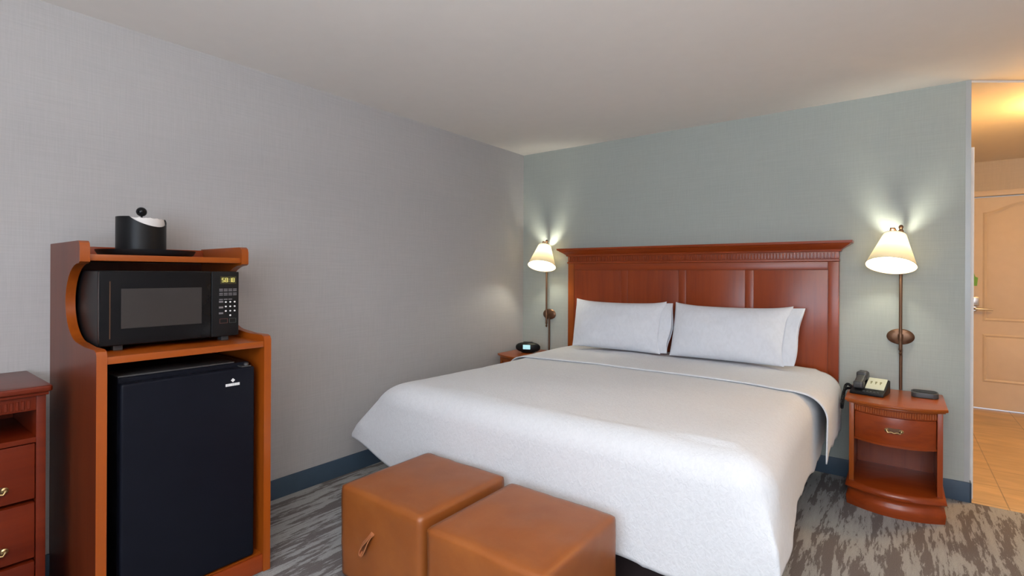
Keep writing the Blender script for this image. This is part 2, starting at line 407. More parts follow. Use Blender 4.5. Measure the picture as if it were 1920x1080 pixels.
# cornice: cove profile mitred round the three sides
prof = [(0.004, 1.462), (0.012, 1.462), (0.014, 1.474), (0.022, 1.480), (0.036, 1.490), (0.056, 1.503), (0.066, 1.512), (0.074, 1.514), (0.076, 1.529), (0.0, 1.531)]
t = bmesh.new(); rows = []
for d, z in prof:
    rows.append([t.verts.new(p) for p in ((HX0-d, YW-0.001, z), (HX0-d, HYF-d, z), (HX1+d, HYF-d, z), (HX1+d, YW-0.001, z))])
for a, c_ in zip(rows, rows[1:]):
    for k in range(3): t.faces.new((a[k], a[k+1], c_[k+1], c_[k]))
t.faces.new(rows[-1]); t.faces.new(rows[0][::-1])
t.faces.new([r[0] for r in rows]); t.faces.new([r[3] for r in rows][::-1]); 
t.faces.new([rows[0][0], rows[0][3], rows[-1][3], rows[-1][0]]) if False else None
bmesh.ops.recalc_face_normals(t, faces=t.faces)
put('cornice', MB().add(t), M['wood_x'], hb, True, 25)

# ------------------------------------------------------------------ bed
BX = (HX0+HX1)/2; MX0, MX1, FY, HD = BX-0.955, BX+0.955, 1.90, HYF-0.012
bed = thing('bed', (BX, (FY+HD)/2, 0), 'king bed with white textured bedspread draped over it, dark base just showing at the foot', 'bed')
put('bed_base', MB().box(MX0+0.16, MX1-0.13, FY+0.10, HD-0.02, 0.0, 0.255, 0.006), M['dark_fab'], bed, label='dark brown recessed bed base')
put('box_spring', MB().box(MX0+0.03, MX1-0.03, FY+0.04, HD, 0.257, 0.44, 0.03, 4), M['mattress'], bed)
put('mattress', MB().box(MX0+0.04, MX1-0.055, FY+0.06, HD, 0.442, 0.655, 0.07, 5), M['mattress'], bed)

def fbm(x, y, z=0, s=1):
    return noise.fractal(Vector((x*s, y*s, z*s)), 1.0, 2.0, 4)
def drape(name, mat, X0, X1, Y0, Y1, zt, R, dL, dR, dF, off=0.0, flare=None, th=0.012, seed=0, foot=True, parent=None, nx=150, ny=170, rag=0.0, dome=0.018, headz=0.0):
    """cloth over a box: inner rectangle X0..X1 x Y0..Y1 (Y1 = head side), quarter-round of radius R, hanging dL/dR/dF"""
    t = bmesh.new()
    def grow(nn, a, b, la, lb):
        # parameters: -1..0 hanging, 0..1 top, 1..2 hanging
        k1 = int(nn*0.24); out = []
        if la: out += [-1+i/k1 for i in range(k1)]
        kt = nn-2*k1; out += [i/kt for i in range(kt+1)]
        if lb: out += [1+(i+1)/k1 for i in range(k1)]
        return out
    us = grow(nx, X0, X1, dL > 0, dR > 0); vs = grow(ny, Y0, Y1, foot, False)
    grid = []
    for v in vs:
        row = []
        for u in us:
            cu = min(1, max(0, u)); cv = min(1, max(0, v)); du = u-cu; dv = v-cv
            cx = X0+(X1-X0)*cu; cy = Y0+(Y1-Y0)*cv
            if du == 0 and dv == 0:
                x, y = cx, cy
                ex = min(cu, 1-cu)*2; ey = cv if foot else 1
                z = zt+dome*math.sin(min(1, ex*1.3)*PI/2)*math.sin(min(1, ey*3)*PI/2)-dome
                z += 0.008*fbm(x, y, 2, 1.8)+headz*max(0, (cv-0.45)/0.55)
                row.append(t.verts.new((x, y, z+off))); continue
            D = dL if du < 0 else dR
            tt = max(abs(du), abs(dv))
            a = abs(du)/tt; c_ = abs(dv)/tt      # 0..1
            ang = math.atan2(c_, a) if (a > 0 and c_ > 0) else (0 if a > 0 else PI/2)
            w = math.sin(ang)**2
            corner = a > 0 and c_ > 0
            cs = min(1, 1.4142*math.cos(ang)) if corner else (1 if a > 0 else 0)   # squared-off hem directions
            sn = min(1, 1.4142*math.sin(ang)) if corner else (1 if c_ > 0 else 0)
            kf = 0 if a == 0 else (0 if not corner else max(0, (ang-PI/4)/(PI/4)))
            kf = kf*kf*(3-2*kf)
            drop = (D*(1-kf)+dF*kf) if a > 0 else dF
            s = tt*drop
            sgx = 1 if du > 0 else -1
            dirx = math.cos(ang)*sgx if a > 0 else 0; diry = -math.sin(ang) if c_ > 0 else 0
            q = R*PI/2
            if s < q: o = R*math.sin(s/R); dz = R*(1-math.cos(s/R))
            else: o = R; dz = R+(s-q)
            hang = max(0, (s-q)/(max(1e-3, drop-q)))
            per = cx*3.1+cy*2.7
            fx = fy = 0
            wob = 0.006*math.sin(per*2.6+seed)*hang+0.002*math.sin(per*7.3+1.3*seed)*hang
            if corner:
                g_ = min(1, hang*1.5); dirx = dirx*(1-g_)+cs*sgx*g_; diry = diry*(1-g_)-sn*g_
            if flare:
                fl, fr, base, foo = flare
                fa = fl if cx < (X0+X1)/2 else fr
                if a > 0:
                    kk = cs if corner else math.exp(-((cy-Y0)/0.30)**2)
                    fx += sgx*fa*kk*min(1, 1.05*(s/drop))**0.95
                if c_ > 0 and not corner:
                    dc = min(cx-X0, X1-cx)
                o += (base+foo*(sn if corner else (1 if c_ > 0 else 0)))*hang
            o += wob+off*1.0
            zz = zt-dome-dz+off*0.6+0.006*fbm(cx, cy, 2, 2.3)*(1-hang)
            if a > 0 and c_ == 0: zz += headz*max(0, (cv-0.45)/0.55)*(1-hang)
            if rag: zz += rag*fbm(cx*3, cy*3, 7+seed, 1.5)*hang
            row.append(t.verts.new((cx+dirx*o+fx, cy+diry*o+fy, zz)))
        grid.append(row)
    for r0, r1 in zip(grid, grid[1:]):
        for i in range(len(r0)-1):
            try: t.faces.new((r0[i], r0[i+1], r1[i+1], r1[i]))
            except ValueError: pass
    bmesh.ops.remove_doubles(t, verts=t.verts, dist=1e-5)
    bmesh.ops.recalc_face_normals(t, faces=t.faces)
    up = sum(f_.normal.z for f_ in t.faces)
    if up < 0: bmesh.ops.reverse_faces(t, faces=t.faces)
    b = MB(); b.add(t)
    o = put(name, b, mat, parent, True, 80)
    md = o.modifiers.new('thick', 'SOLIDIFY'); md.thickness = th; md.offset = 1
    return o
R_ = 0.115
spread = drape('bedspread', M['spread'], MX0+R_-0.025, MX1-R_+0.002, FY-0.035+R_, HD-0.25, 0.690, R_, 0.440, 0.435, 0.55,
               flare=(0.345, 0.045, 0.0, 0.0), th=0.010, seed=2, rag=0.02, headz=0.0, parent=bed)
spread['label'] = 'white textured bedspread hanging down over the sides and foot'
# turned-down end of the bedspread near the pillows
turn = drape('turned_down_edge', M['spread'], -2.215, -0.425, 3.05, HD-0.02, 0.690, 0.125, 0.40, 0.39, 0.0,
             off=0.014, flare=None, th=0.006, seed=5, foot=False, parent=spread, nx=120, ny=40, rag=0.05, headz=0.0, dome=0.018)
turn['label'] = 'turned-down upper edge of the bedspread'

# ------------------------------------------------------------------ pillows
def pillow(name, cx, wid, hei, thk, seed, label, tilt=0.33, yaw=0.0, zb=0.724, yb=3.56, hemside=1, outer=1):
    r = thing(name, (cx, yb+0.1, zb), label, 'pillow', None)
    def surf(u, v, side):
        # u,v in -1..1
        pinch = 0.02
        x = (1+(0.045*v if u*outer > 0 else 0.0))*u*wid/2*(1-pinch*(1-abs(v)**1.6)*abs(u)**3+pinch*0.6)
        z = v*hei/2*(1-0.10*(1-abs(u)**2.0)*abs(v)**3*(1 if v > 0 else 0.2)+0.05)
        if v > 0: z += 0.010*(abs(u)**5)*v
        e = max(0, (1-abs(u)**2.6))*max(0, (1-abs(v)**2.4))
        t = thk/2*(e**0.55)
        t += 0.012*fbm(u*1.5+seed, v*1.5, seed, 1.0)*e**0.5*(1 if side > 0 else 0.3)
        t += 0.006*math.sin(6*u+4*v+seed)*e
        return Vector((x, -side*t, z))
    t = bmesh.new(); n = 44; m = 30
    vs = {}
    for side in (1, -1):
        for i in range(n+1):
            for j in range(m+1):
                u = -1+2*i/n; v = -1+2*j/m
                u = math.sin(u*PI/2)*0.5+u*0.5; v = math.sin(v*PI/2)*0.5+v*0.5
                if side == -1 and (i in (0, n) or j in (0, m)): vs[(side, i, j)] = vs[(1, i, j)]; continue
                vs[(side, i, j)] = t.verts.new(surf(u, v, side))
        for i in range(n):
            for j in range(m):
                q = (vs[(side, i, j)], vs[(side, i+1, j)], vs[(side, i+1, j+1)], vs[(side, i, j+1)])
                t.faces.new(q if side == 1 else q[::-1])
    mat = Matrix.Translation((cx, yb+0.10, zb+hei/2)) @ Matrix.Rotation(yaw, 4, 'Z') @ Matrix.Rotation(-tilt, 4, 'X')
    put('pillowcase', MB().add(t, mat), M['sheet'], r, True, 80)
    # open hem: a flattened sleeve carrying on past the end seam
    t = bmesh.new(); rings = []; K = 9; N = 36
    for k in range(K):
        f_ = k/(K-1); ring = []
        for i in range(N):
            a = 2*PI*i/N
            zc = math.sin(a); yc = math.cos(a)
            half = hei/2*(1.02-0.03*f_)
            z = half*(abs(zc)**0.7)*(1 if zc > 0 else -1)
            if zc > 0: z += 0.012*f_
            th_ = 0.030*(1-0.35*f_)*(1-abs(zc)**3)+0.002
            wob = 0.010*math.sin(z*26+seed*2)*f_
            x = hemside*(wid/2*0.945+f_*0.080+0.008*math.sin(z*19+seed)*f_)
            ring.append(t.verts.new((x*(1+(0.045 if outer > 0 else 0.0)*z/(hei/2)), -yc*th_+wob, z)))
        rings.append(ring)
    for A, B in zip(rings, rings[1:]):
        for i in range(N): t.faces.new((A[i], A[(i+1) % N], B[(i+1) % N], B[i]))
    bmesh.ops.recalc_face_normals(t, faces=t.faces)
    o = put('pillowcase_hem', MB().add(t, mat), M['sheet'], r, True, 80)
    md = o.modifiers.new('thick', 'SOLIDIFY'); md.thickness = 0.003
    return r
pillow('pillow', -1.752, 0.745, 0.372, 0.20, 1.0, 'white pillow leaning on the headboard, the one nearer the corner of the room', outer=-1)
pillow('pillow', -0.930, 0.745, 0.372, 0.20, 4.0, 'white pillow leaning on the headboard, the one nearer the telephone nightstand')

# ------------------------------------------------------------------ nightstands
NZ = 0.605
def bow(x0, x1, yc, rise, n=14, yb=None):
    p = [(x1, yb), (x0, yb)]
    for i in range(n+1):
        u = i/n; p.append((x0+(x1-x0)*u, yc-rise*4*u*(1-u)))
    return p
def bail_handle(parent, c, w, yf, axis='x'):
    """small brass bail pull; c = centre, axis = the way it runs; yf = outward direction sign vector"""
    out = Vector(yf); al = Vector((1, 0, 0)) if axis == 'x' else Vector((0, 1, 0)); C = Vector(c)
    b = MB()
    for s_ in (-1, 1):
        p = C+al*s_*w*0.38
        b.lathe([(0.009, 0), (0.010, 0.002), (0.006, 0.005), (0.004, 0.013), (0.0, 0.014)], p, out, 16)
    b.tube([C+al*(-w*0.38)+out*0.012, C+al*(-w*0.32)+out*0.014+Vector((0, 0, -0.010)), C+al*(-w*0.15)+out*0.014+Vector((0, 0, -0.006)), C+out*0.015+Vector((0, 0, -0.011)),
            C+al*(w*0.15)+out*0.014+Vector((0, 0, -0.006)), C+al*(w*0.32)+out*0.014+Vector((0, 0, -0.010)), C+al*(w*0.38)+out*0.012], 0.0028, 10)
    h = put('handle', b, M['brass'], parent, label='antique brass pull')
    t = bmesh.new()
    pts = []
    for i in range(28):
        a = 2*PI*i/28; r = 1-0.18*math.cos(4*a)
        pts.append((math.cos(a)*w/2*r*0.85, math.sin(a)*0.016*r))
    va = []
    for d in (0.0, 0.002):
        va.append([t.verts.new(C+al*p[0]+Vector((0, 0, p[1]-0.002))+out*d) for p in pts])
    t.faces.new(va[0]); t.faces.new(va[1][::-1])
    for i in range(28): t.faces.new((va[0][i], va[0][(i+1) % 28], va[1][(i+1) % 28], va[1][i]))
    bmesh.ops.recalc_face_normals(t, faces=t.faces)
    put('backplate', MB().add(t), M['bronze'], h)
    return h
def nightstand(cx, label):
    x0, x1 = cx-0.228, cx+0.228; yb = YW-0.012; yc = 3.495; rise = 0.085
    r = thing('nightstand', (cx, 3.7, 0), label, 'nightstand', 'cherry nightstands beside the bed')
    b = MB(); b.prism(bow(x0, x1, yc, rise, 20, yb), 'z', NZ-0.017, NZ, 0.006, 3); b.prism(bow(x0+0.010, x1-0.010, yc+0.010, rise, 20, yb), 'z', NZ-0.026, NZ-0.0175, 0.003, 2)
    put('nightstand_top', b, M['edge_x'], r)
    a0, a1, ya = x0+0.022, x1-0.022, yc+0.022
    put('side_panel', MB().box(a0, a0+0.018, ya+0.022, yb, 0.085, NZ-0.027, 0.001), M['wood_z'], r)
    put('side_panel', MB().box(a1-0.018, a1, ya+0.022, yb, 0.085, NZ-0.027, 0.001), M['wood_z'], r)
    for xx in (a0-0.001, a1-0.023): put('front_stile', MB().box(xx, xx+0.024, ya-0.012, ya+0.0215, 0.085, NZ-0.027, 0.003), M['edge_z'] if xx < cx else M['wood_z'], r)
    put('back_panel', MB().box(a0+0.0185, a1-0.0185, yb-0.010, yb, 0.1, NZ-0.028), M['wood_z'], r)
    i0, i1 = a0+0.024, a1-0.024; ri = 0.068
    put('frieze', MB().prism(bow(i0, i1, ya-0.006, ri, 18, ya+0.03), 'z', 0.535, NZ-0.027, 0.001, 1), M['wood_x'], r)
    b = MB(); n = 34
    for i in range(n):
        u = (i+0.5)/n; x = i0+(i1-i0)*u; y = ya-0.006-ri*4*u*(1-u)
        b.box(x-0.0035, x+0.0035, y-0.0035, y+0.002, 0.541, 0.571, 0.001, 1)
    put('fluting', b, M['edge_z'], r)
    d = put('drawer', MB().prism(bow(i0+0.002, i1-0.002, ya-0.006, ri, 18, ya+0.25), 'z', 0.385, 0.533, 0.003, 2), M['wood_x'], r)
    bail_handle(d, (cx, ya-0.007-ri, 0.466), 0.085, (0, -1, 0))
    put('drawer_rail', MB().prism(bow(i0, i1, ya, ri, 18, ya+0.03), 'z', 0.372, 0.384), M['wood_x'], r)
    put('shelf', MB().prism(bow(i0-0.004, i1+0.004, ya-0.004, ri, 18, yb-0.011), 'z', 0.118, 0.132), M['wood_x'], r)
    # moulded plinth
    prof = [(-0.002, 0.134), (0.010, 0.128), (0.016, 0.116), (0.018, 0.104), (0.010, 0.094), (0.003, 0.086), (0.003, 0.070), (0.010, 0.058), (0.014, 0.048), (0.012, 0.020), (0.010, 0.0)]
    t = bmesh.new(); rows = []
    for dd, z in prof:
        pts = [(a1+dd, yb), (a0-dd, yb)]
        for i in range(21):
            u = i/20; pts.append((a0-dd+(a1-a0+2*dd)*u, ya-0.008-dd-(ri+0.006)*4*u*(1-u)))
        rows.append([t.verts.new((p[0], p[1], z)) for p in pts])
    for A, B in zip(rows, rows[1:]):
        for i in range(len(A)): t.faces.new((A[i], A[(i+1) % len(A)], B[(i+1) % len(A)], B[i]))
    t.faces.new(rows[0][::-1]); t.faces.new(rows[-1]); bmesh.ops.recalc_face_normals(t, faces=t.faces)
    bmesh.ops.translate(t, verts=t.verts, vec=(0, 0, -0.016+0.016))
    put('plinth_moulding', MB().add(t), M['wood_x'], r, True, 50)
    return r
ns = nightstand(-0.012, 'bow-front cherry nightstand with brass drawer pull, holding the telephone')
ns2 = dup(ns); ns2.location.x = -2.585; ns2['label'] = 'cherry nightstand in the room corner, holding the alarm clock'

# ------------------------------------------------------------------ swing-arm wall lamps
def lamp(rx, top, bot, zoff, label, mirror=1):
    ry = YW-0.055
    r = thing('wall_lamp', (rx, YW, 0.93), label, 'lamp', 'bronze wall lamps beside the headboard')
    put('backplate', MB().lathe([(0.069, 0), (0.069, 0.004), (0.062, 0.010), (0.040, 0.014), (0.0, 0.016)], (rx, YW-0.001, 0.932+zoff), (0, -1, 0), 40, 1.0, 0.70), M['bronze'], r)
    zt = 1.585+zoff*0.6
    b = MB(); b.tube([(rx, ry, 0.865), (rx, ry, zt)], 0.0085, 16); b.lathe([(0.012, -0.02), (0.014, 0), (0.012, 0.02)], (rx, ry, 0.932+zoff), (0, 0, 1), 20)
    b.tube([(rx, YW-0.012, 0.932+zoff), (rx, ry, 0.932+zoff)], 0.009, 14)
    b.lathe([(0.0, -0.045), (0.006, -0.040), (0.009, -0.03), (0.004, -0.02), (0.010, -0.008), (0.010, 0.0)], (rx, ry, 0.865), (0, 0, 1), 18)
    put('pole', b, M['bronze'], r)
    b = MB(); b.tube([(rx+0.002, YW-0.010, NZ+0.002), (rx+0.002, YW-0.010, 0.90)], 0.0085, 12)
    put('cord_cover', b, M['bronze'], r)
    tp, bt = Vector(top), Vector(bot); ax = (bt-tp); L = ax.length; ax.normalize()
    # scrolled arm from the pole head over to the shade
    p0 = Vector((rx, ry, zt)); p1 = tp-ax*0.012
    b = MB()
    b.sphere((rx, ry, zt+0.016), 0.0125, (1, 1, 1.2)); b.lathe([(0.012, -0.03), (0.014, -0.01), (0.009, 0.0)], (rx, ry, zt+0.004), (0, 0, 1), 18)
    mid = (p0+p1)/2
    b.tube([p0+Vector((0, 0, -0.004)), p0*0.8+p1*0.2+Vector((-0.004, 0, -0.024)), mid+Vector((-0.004, 0, -0.010)), p0*0.25+p1*0.75+Vector((-0.012, 0, 0.026)), p1+Vector((-0.02, 0, 0.030)), p1+Vector((-0.022, 0, 0.012)), p1+Vector((-0.004, 0, 0.0))], 0.006, 12)
    b.lathe([(0.020, 0.004), (0.018, -0.004), (0.008, -0.012), (0.005, -0.018)], tp, -ax*-1, 20)
    put('arm', b, M['bronze'], r)
    sh = put('lamp_shade', MB().lathe([(0.057, 0), (0.075, L*0.28), (0.125, L)], tp, ax, 56, caps=False), M['shade'], r, True, 80)
    b = MB()
    for rr, hh in ((0.057, 0), (0.1255, L)):
        q = Vector((0, 0, 1)).rotation_difference(ax)
        pts = [tp+ax*hh+q @ Vector((rr*math.cos(2*PI*i/56), rr*math.sin(2*PI*i/56), 0)) for i in range(57)]
        b.tube(pts, 0.0014, 6)
    q = Vector((0, 0, 1)).rotation_difference(ax)
    for k in range(3):
        a = 2*PI*k/3+0.4
        b.tube([tp, tp+q @ Vector((0.057*math.cos(a), 0.057*math.sin(a), 0))], 0.0014, 6)
    put('shade_wire', b, M['bronze'], sh)
    bc = tp+ax*(L*0.41)
    b = MB(); b.tube([tp-ax*0.004, tp+ax*0.038], 0.010, 16)
    put('socket', b, M['bronze'], r)
    b = MB(); t = bmesh.new()
    b.lathe([(0.010, -0.032), (0.013, -0.026), (0.020, -0.012), (0.024, 0.004), (0.022, 0.016), (0.014, 0.025), (0.0, 0.028)], bc, ax, 24)
    put('bulb', b, M['bulb'], r, True, 80)
    return r
lamp(0.016, (-0.014, 3.828, 1.552), (-0.032, 3.750, 1.366), 0.0, 'bronze wall lamp with cream shade above the telephone nightstand')
lamp(-2.552, (-2.540, 3.828, 1.560), (-2.520, 3.752, 1.376), 0.005, 'bronze wall lamp with cream shade beside the room corner, above the alarm clock')

# ------------------------------------------------------------------ telephone
def rz(c, a): return Matrix.Translation(c) @ Matrix.Rotation(a, 4, 'Z') @ Matrix.Translation([-v for v in c])
tc_ = (-0.128, 3.70, NZ)
ph = thing('telephone', tc_, 'black corded telephone with pale instruction card, on the nightstand', 'telephone')
x0, x1, y0, y1 = tc_[0]-0.083, tc_[0]+0.083, tc_[1]-0.085, tc_[1]+0.085
ya = -0.18
def rotm(b): b.rot(tc_, Matrix.Rotation(ya, 4, 'Z')); return b
b = MB(); b.prism([(y0, NZ+0.001), (y1, NZ+0.001), (y1, NZ+0.074), (y1-0.02, NZ+0.080), (y0+0.045, NZ+0.030), (y0+0.02, NZ+0.022), (y0, NZ+0.018)], 'x', x0, x1, 0.004, 2)
put('telephone_base', rotm(b), M['black'], ph)
def slope(y): return NZ+0.030+(y-(y0+0.045))*(0.050/(y1-0.02-y0-0.045))
b = MB(); hx = x0+0.036
b.box(hx-0.026, hx+0.026, y0+0.022, y0+0.078, slope(y0+0.052)-0.003, slope(y0+0.052)+0.040, 0.014, 4)
b.box(hx-0.029, hx+0.029, y1-0.070, y1-0.004, slope(y1-0.034)-0.004, slope(y1-0.034)+0.046, 0.016, 4)
b.prism([(y0+0.04, slope(y0+0.04)+0.014), (y1-0.02, slope(y1-0.02)+0.014), (y1-0.02, slope(y1-0.02)+0.045), (y0+0.04, slope(y0+0.04)+0.042)], 'x', hx-0.023, hx+0.023, 0.009, 3)
put('handset', rotm(b), M['darkgray'], ph)
cx0, cx1 = x0+0.066, x1-0.008; cy0, cy1 = y0+0.050, y1-0.022
b = MB(); b.prism([(cy0, slope(cy0)+0.0005), (cy1, slope(cy1)+0.0005), (cy1, slope(cy1)+0.005), (cy0, slope(cy0)+0.005)], 'x', cx0, cx1)
card = put('instruction_card', rotm(b), M['card'], ph, label='pale green instruction card')
b = MB()
for k in range(3):
    xx = cx0+0.020+k*0.023; ym = (cy0+cy1)/2+0.004
    for dx, wdt in ((0, 0.010), (0, 0.005)):
        yy0, yy1 = (ym, ym+0.012) if wdt > 0.006 else (ym-0.012, ym)
        b.prism([(yy0, slope(yy0)+0.0052), (yy1, slope(yy1)+0.0052), (yy1, slope(yy1)+0.0058), (yy0, slope(yy0)+0.0058)], 'x', xx-wdt/2, xx+wdt/2)
put('printed_marks', rotm(b), M['olive'], card)
b = MB()
for k in range(5):
    xx = x0+0.062+k*0.017
    b.box(xx, xx+0.011, y0+0.010, y0+0.022, NZ+0.018, NZ+0.0245, 0.002)
put('speed_button', rotm(b), M['darkgray'], ph)
# coiled cord, hanging off the left edge of the nightstand
pts = []; base = [(-0.205, 3.72, NZ+0.012), (-0.225, 3.715, NZ+0.014), (-0.245, 3.68, NZ+0.016), (-0.256, 3.64, NZ-0.002), (-0.262, 3.61, NZ-0.05), (-0.262, 3.62, NZ-0.09), (-0.258, 3.66, NZ-0.04), (-0.252, 3.68, NZ+0.022), (-0.240, 3.70, NZ+0.040), (-0.222, 3.72, NZ+0.026)]
base = [Vector(p) for p in base]; N = 460
for i in range(N+1):
    u = i/N*(len(base)-1); k = min(int(u), len(base)-2); f_ = u-k
    P0 = base[max(k-1, 0)]; P1 = base[k]; P2 = base[k+1]; P3 = base[min(k+2, len(base)-1)]
    p = 0.5*((2*P1)+(-P0+P2)*f_+(2*P0-5*P1+4*P2-P3)*f_*f_+(-P0+3*P1-3*P2+P3)*f_**3)
    a = i*0.9
    pts.append(p+Vector((0.0065*math.cos(a), 0.003*math.cos(a), 0.0065*math.sin(a))))
put('coiled_cord', MB().tube(pts, 0.0018, 6), M['black'], ph)

# small black box
b = MB(); sx, sy = 0.062, 0.052; pts = []
for i in range(40):
    a = 2*PI*i/40; c_, s_ = math.cos(a), math.sin(a)
    pts.append((0.128+sx*math.copysign(abs(c_)**0.45, c_), 3.79+sy*math.copysign(abs(s_)**0.45, s_)))
b.prism(pts, 'z', NZ+0.001, NZ+0.030, 0.004, 3)
bx = tag(put('media_box', b, M['darkgray']), 'small rounded black box on the nightstand, to the right of the telephone', 'device')
b = MB(); b.prism([(0.128+(x-0.128)*0.88, 3.79+(y-3.79)*0.88) for x, y in pts], 'z', NZ+0.0302, NZ+0.0325, 0.001, 1)
put('lid', b, M['black'], bx)

# alarm clock
cc = Vector((-2.622, 3.690, NZ))
ck = thing('alarm_clock', cc, 'black oval alarm clock with pale blue screen on the corner nightstand', 'clock')
t = bmesh.new(); bmesh.ops.create_uvsphere(t, u_segments=40, v_segments=20, radius=1)
for v in t.verts:
    x, y, z = v.co
    v.co = Vector((0.112*x, 0.055*y*(1-0.25*abs(x)), 0.047*math.copysign(abs(z)**0.8, z)+0.047))
    if v.co.z < 0.006: v.co.z = 0.001
YA = 0.42
put('clock_body', MB().add(t, Matrix.Translation(cc) @ Matrix.Rotation(YA, 4, 'Z')), M['black'], ck)
b = MB(); b.box(-0.035, 0.030, -0.0565, -0.045, 0.036, 0.074, 0.003)
put('clock_screen', MB().add(b.bm, Matrix.Translation(cc) @ Matrix.Rotation(YA, 4, 'Z')), M['lcd_blue'], ck, label='pale blue lit screen')
b = MB(); b.box(-0.04, 0.04, -0.012, 0.012, 0.092, 0.0975, 0.002)
put('snooze_button', MB().add(b.bm, Matrix.Translation(cc) @ Matrix.Rotation(YA, 4, 'Z')), M['darkgray'], ck)

# ------------------------------------------------------------------ microwave / refrigerator cabinet
CY0, CY1, CXF = 0.526, 1.139, -2.200
cab = thing('appliance_cabinet', (XL+0.33, (CY0+CY1)/2, 0), 'tall cherry cabinet by the grey wall, with a curved open bay and refrigerator below', 'cabinet')
def cab_side():
    p = [(XL+0.002, 0.002), (XL+0.002, 1.424), (-2.432, 1.424), (-2.418, 1.416), (-2.412, 1.40), (-2.412, 1.346), (-2.425, 1.340)]
    for i in range(1, 18):
        a = PI/2+PI*i/18
        p.append((-2.425+0.185*math.cos(a), 1.190+0.150*math.sin(a)))
    # flows forward to the lower case
    p += [(-2.40, 1.038), (-2.33, 1.033), (-2.225, 1.034), (-2.208, 1.028), (-2.200, 1.012), (-2.200, 0.002)]
    return p
for i, (a, c_) in enumerate(((CY0, CY0+0.030), (CY1-0.030, CY1))):
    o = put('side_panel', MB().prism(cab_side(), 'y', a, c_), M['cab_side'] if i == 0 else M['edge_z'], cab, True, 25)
    # honey coloured edge banding along the front
    pr = cab_side()[2:]
    t = bmesh.new(); e = 0.0012
    A = [t.verts.new((p[0]+e, a-0.0002, p[1])) for p in pr]; B = [t.verts.new((p[0]+e, c_+0.0002, p[1])) for p in pr]
    A2 = [t.verts.new((p[0]-0.0005, a-0.0002, p[1])) for p in pr]; B2 = [t.verts.new((p[0]-0.0005, c_+0.0002, p[1])) for p in pr]
    for k in range(len(pr)-1):
        t.faces.new((A[k], A[k+1], B[k+1], B[k])); t.faces.new((A2[k], B2[k], B2[k+1], A2[k+1]))
        t.faces.new((A[k], A2[k], A2[k+1], A[k+1])); t.faces.new((B[k], B[k+1], B2[k+1], B2[k]))
    bmesh.ops.recalc_face_normals(t, faces=t.faces)
    put('edge_band', MB().add(t), M['edge_z'], o, True, 30, label='honey coloured edge band')
I0, I1 = CY0+0.0305, CY1-0.0305
put('top_shelf', MB().box(XL+0.03, -2.424, I0, I1, 1.350, 1.374, 0.001), M['edge_y'], cab)
put('gallery_rail', MB().box(XL+0.012, XL+0.029, I0, I1, 1.350, 1.418, 0.002), M['wood_y'], cab)
put('middle_shelf', MB().box(XL+0.02, CXF-0.002, I0, I1, 0.982, 1.008, 0.002), M['edge_y'], cab)
put('back_panel', MB().box(XL+0.004, XL+0.0115, I0, I1, 0.05, 1.349), M['cab_side'], cab)
put('bottom_shelf', MB().box(XL+0.02, CXF-0.02, I0, I1, 0.060, 0.078), M['edge_y'], cab)
put('toe_rail', MB().box(CXF-0.018, CXF-0.002, I0, I1, 0.004, 0.078, 0.002), M['wood_y'], cab)

# microwave
mx0, mx1, my0, my1, mz0, mz1 = -2.76, -2.335, 0.566, 1.062, 1.026, 1.312
mw = thing('microwave_oven', ((mx0+mx1)/2, (my0+my1)/2, 1.008), 'black microwave oven with yellow clock digits, in the curved bay of the cabinet', 'microwave')
put('oven_body', MB().box(mx0, mx1-0.022, my0, my1, mz0, mz1, 0.006, 3), M['black'], mw)
DYE = my1-0.112
dm = put('oven_door', MB().box(mx1-0.0215, mx1, my0, DYE-0.002, mz0+0.004, mz1-0.002, 0.005, 3), M['black_gloss'], mw)
put('oven_window', MB().box(mx1-0.004, mx1+0.0012, my0+0.066, my0+0.345, mz0+0.066, mz1-0.068, 0.001, 1), M['gray_win'], dm, label='dark grey see-through mesh window')
b = MB(); b.box(mx1-0.001, mx1+0.0008, my0+0.030, my0+0.033, mz0+0.03, mz1-0.04)
put('door_line', b, M['bronze'], dm)
cp = put('control_panel', MB().box(mx1-0.0215, mx1, DYE, my1, mz0+0.004, mz1-0.002, 0.004, 3), M['black'], mw)
put('display_window', MB().box(mx1-0.001, mx1+0.0008, my1-0.078, my1-0.012, mz1-0.055, mz1-0.022), M['led_dim'], cp)
# seven-segment digits
SEG = {'1': 'bc', '2': 'abged', '8': 'abcdefg', '5': 'afgcd', '0': 'abcdef'}
def digit(b, ch, y, z, w, h, x, t=0.0022):
    s = {'a': (0, h, w, h), 'b': (w, h/2, w, h), 'c': (w, 0, w, h/2), 'd': (0, 0, w, 0), 'e': (0, 0, 0, h/2), 'f': (0, h/2, 0, h), 'g': (0, h/2, w, h/2)}
    for q in SEG[ch]:
        a0, b0, a1, b1 = s[q]
        b.box(x, x+0.0006, y+min(a0, a1)-t/2, y+max(a0, a1)+t/2, z+min(b0, b1)-t/2, z+max(b0, b1)+t/2)
b = MB(); yy = my1-0.071
for ch, w in (('5', 0.014), ('8', 0.015), (':', 0.007), ('1', 0.006), ('8', 0.014)):
    if ch == ':':
        for zz in (mz1-0.043, mz1-0.034): b.box(mx1+0.0009, mx1+0.0015, yy-0.001, yy+0.0012, zz-0.001, zz+0.001)
        yy += 0.006; continue
    if ch == '1': yy -= 0.006
    digit(b, ch, yy, mz1-0.046, 0.0085, 0.016, mx1+0.0009); yy += w if ch != '1' else 0.013
put('clock_digits', b, M['led'], cp, label='yellow glowing clock digits')
bk = MB(); xk = mx1-0.001
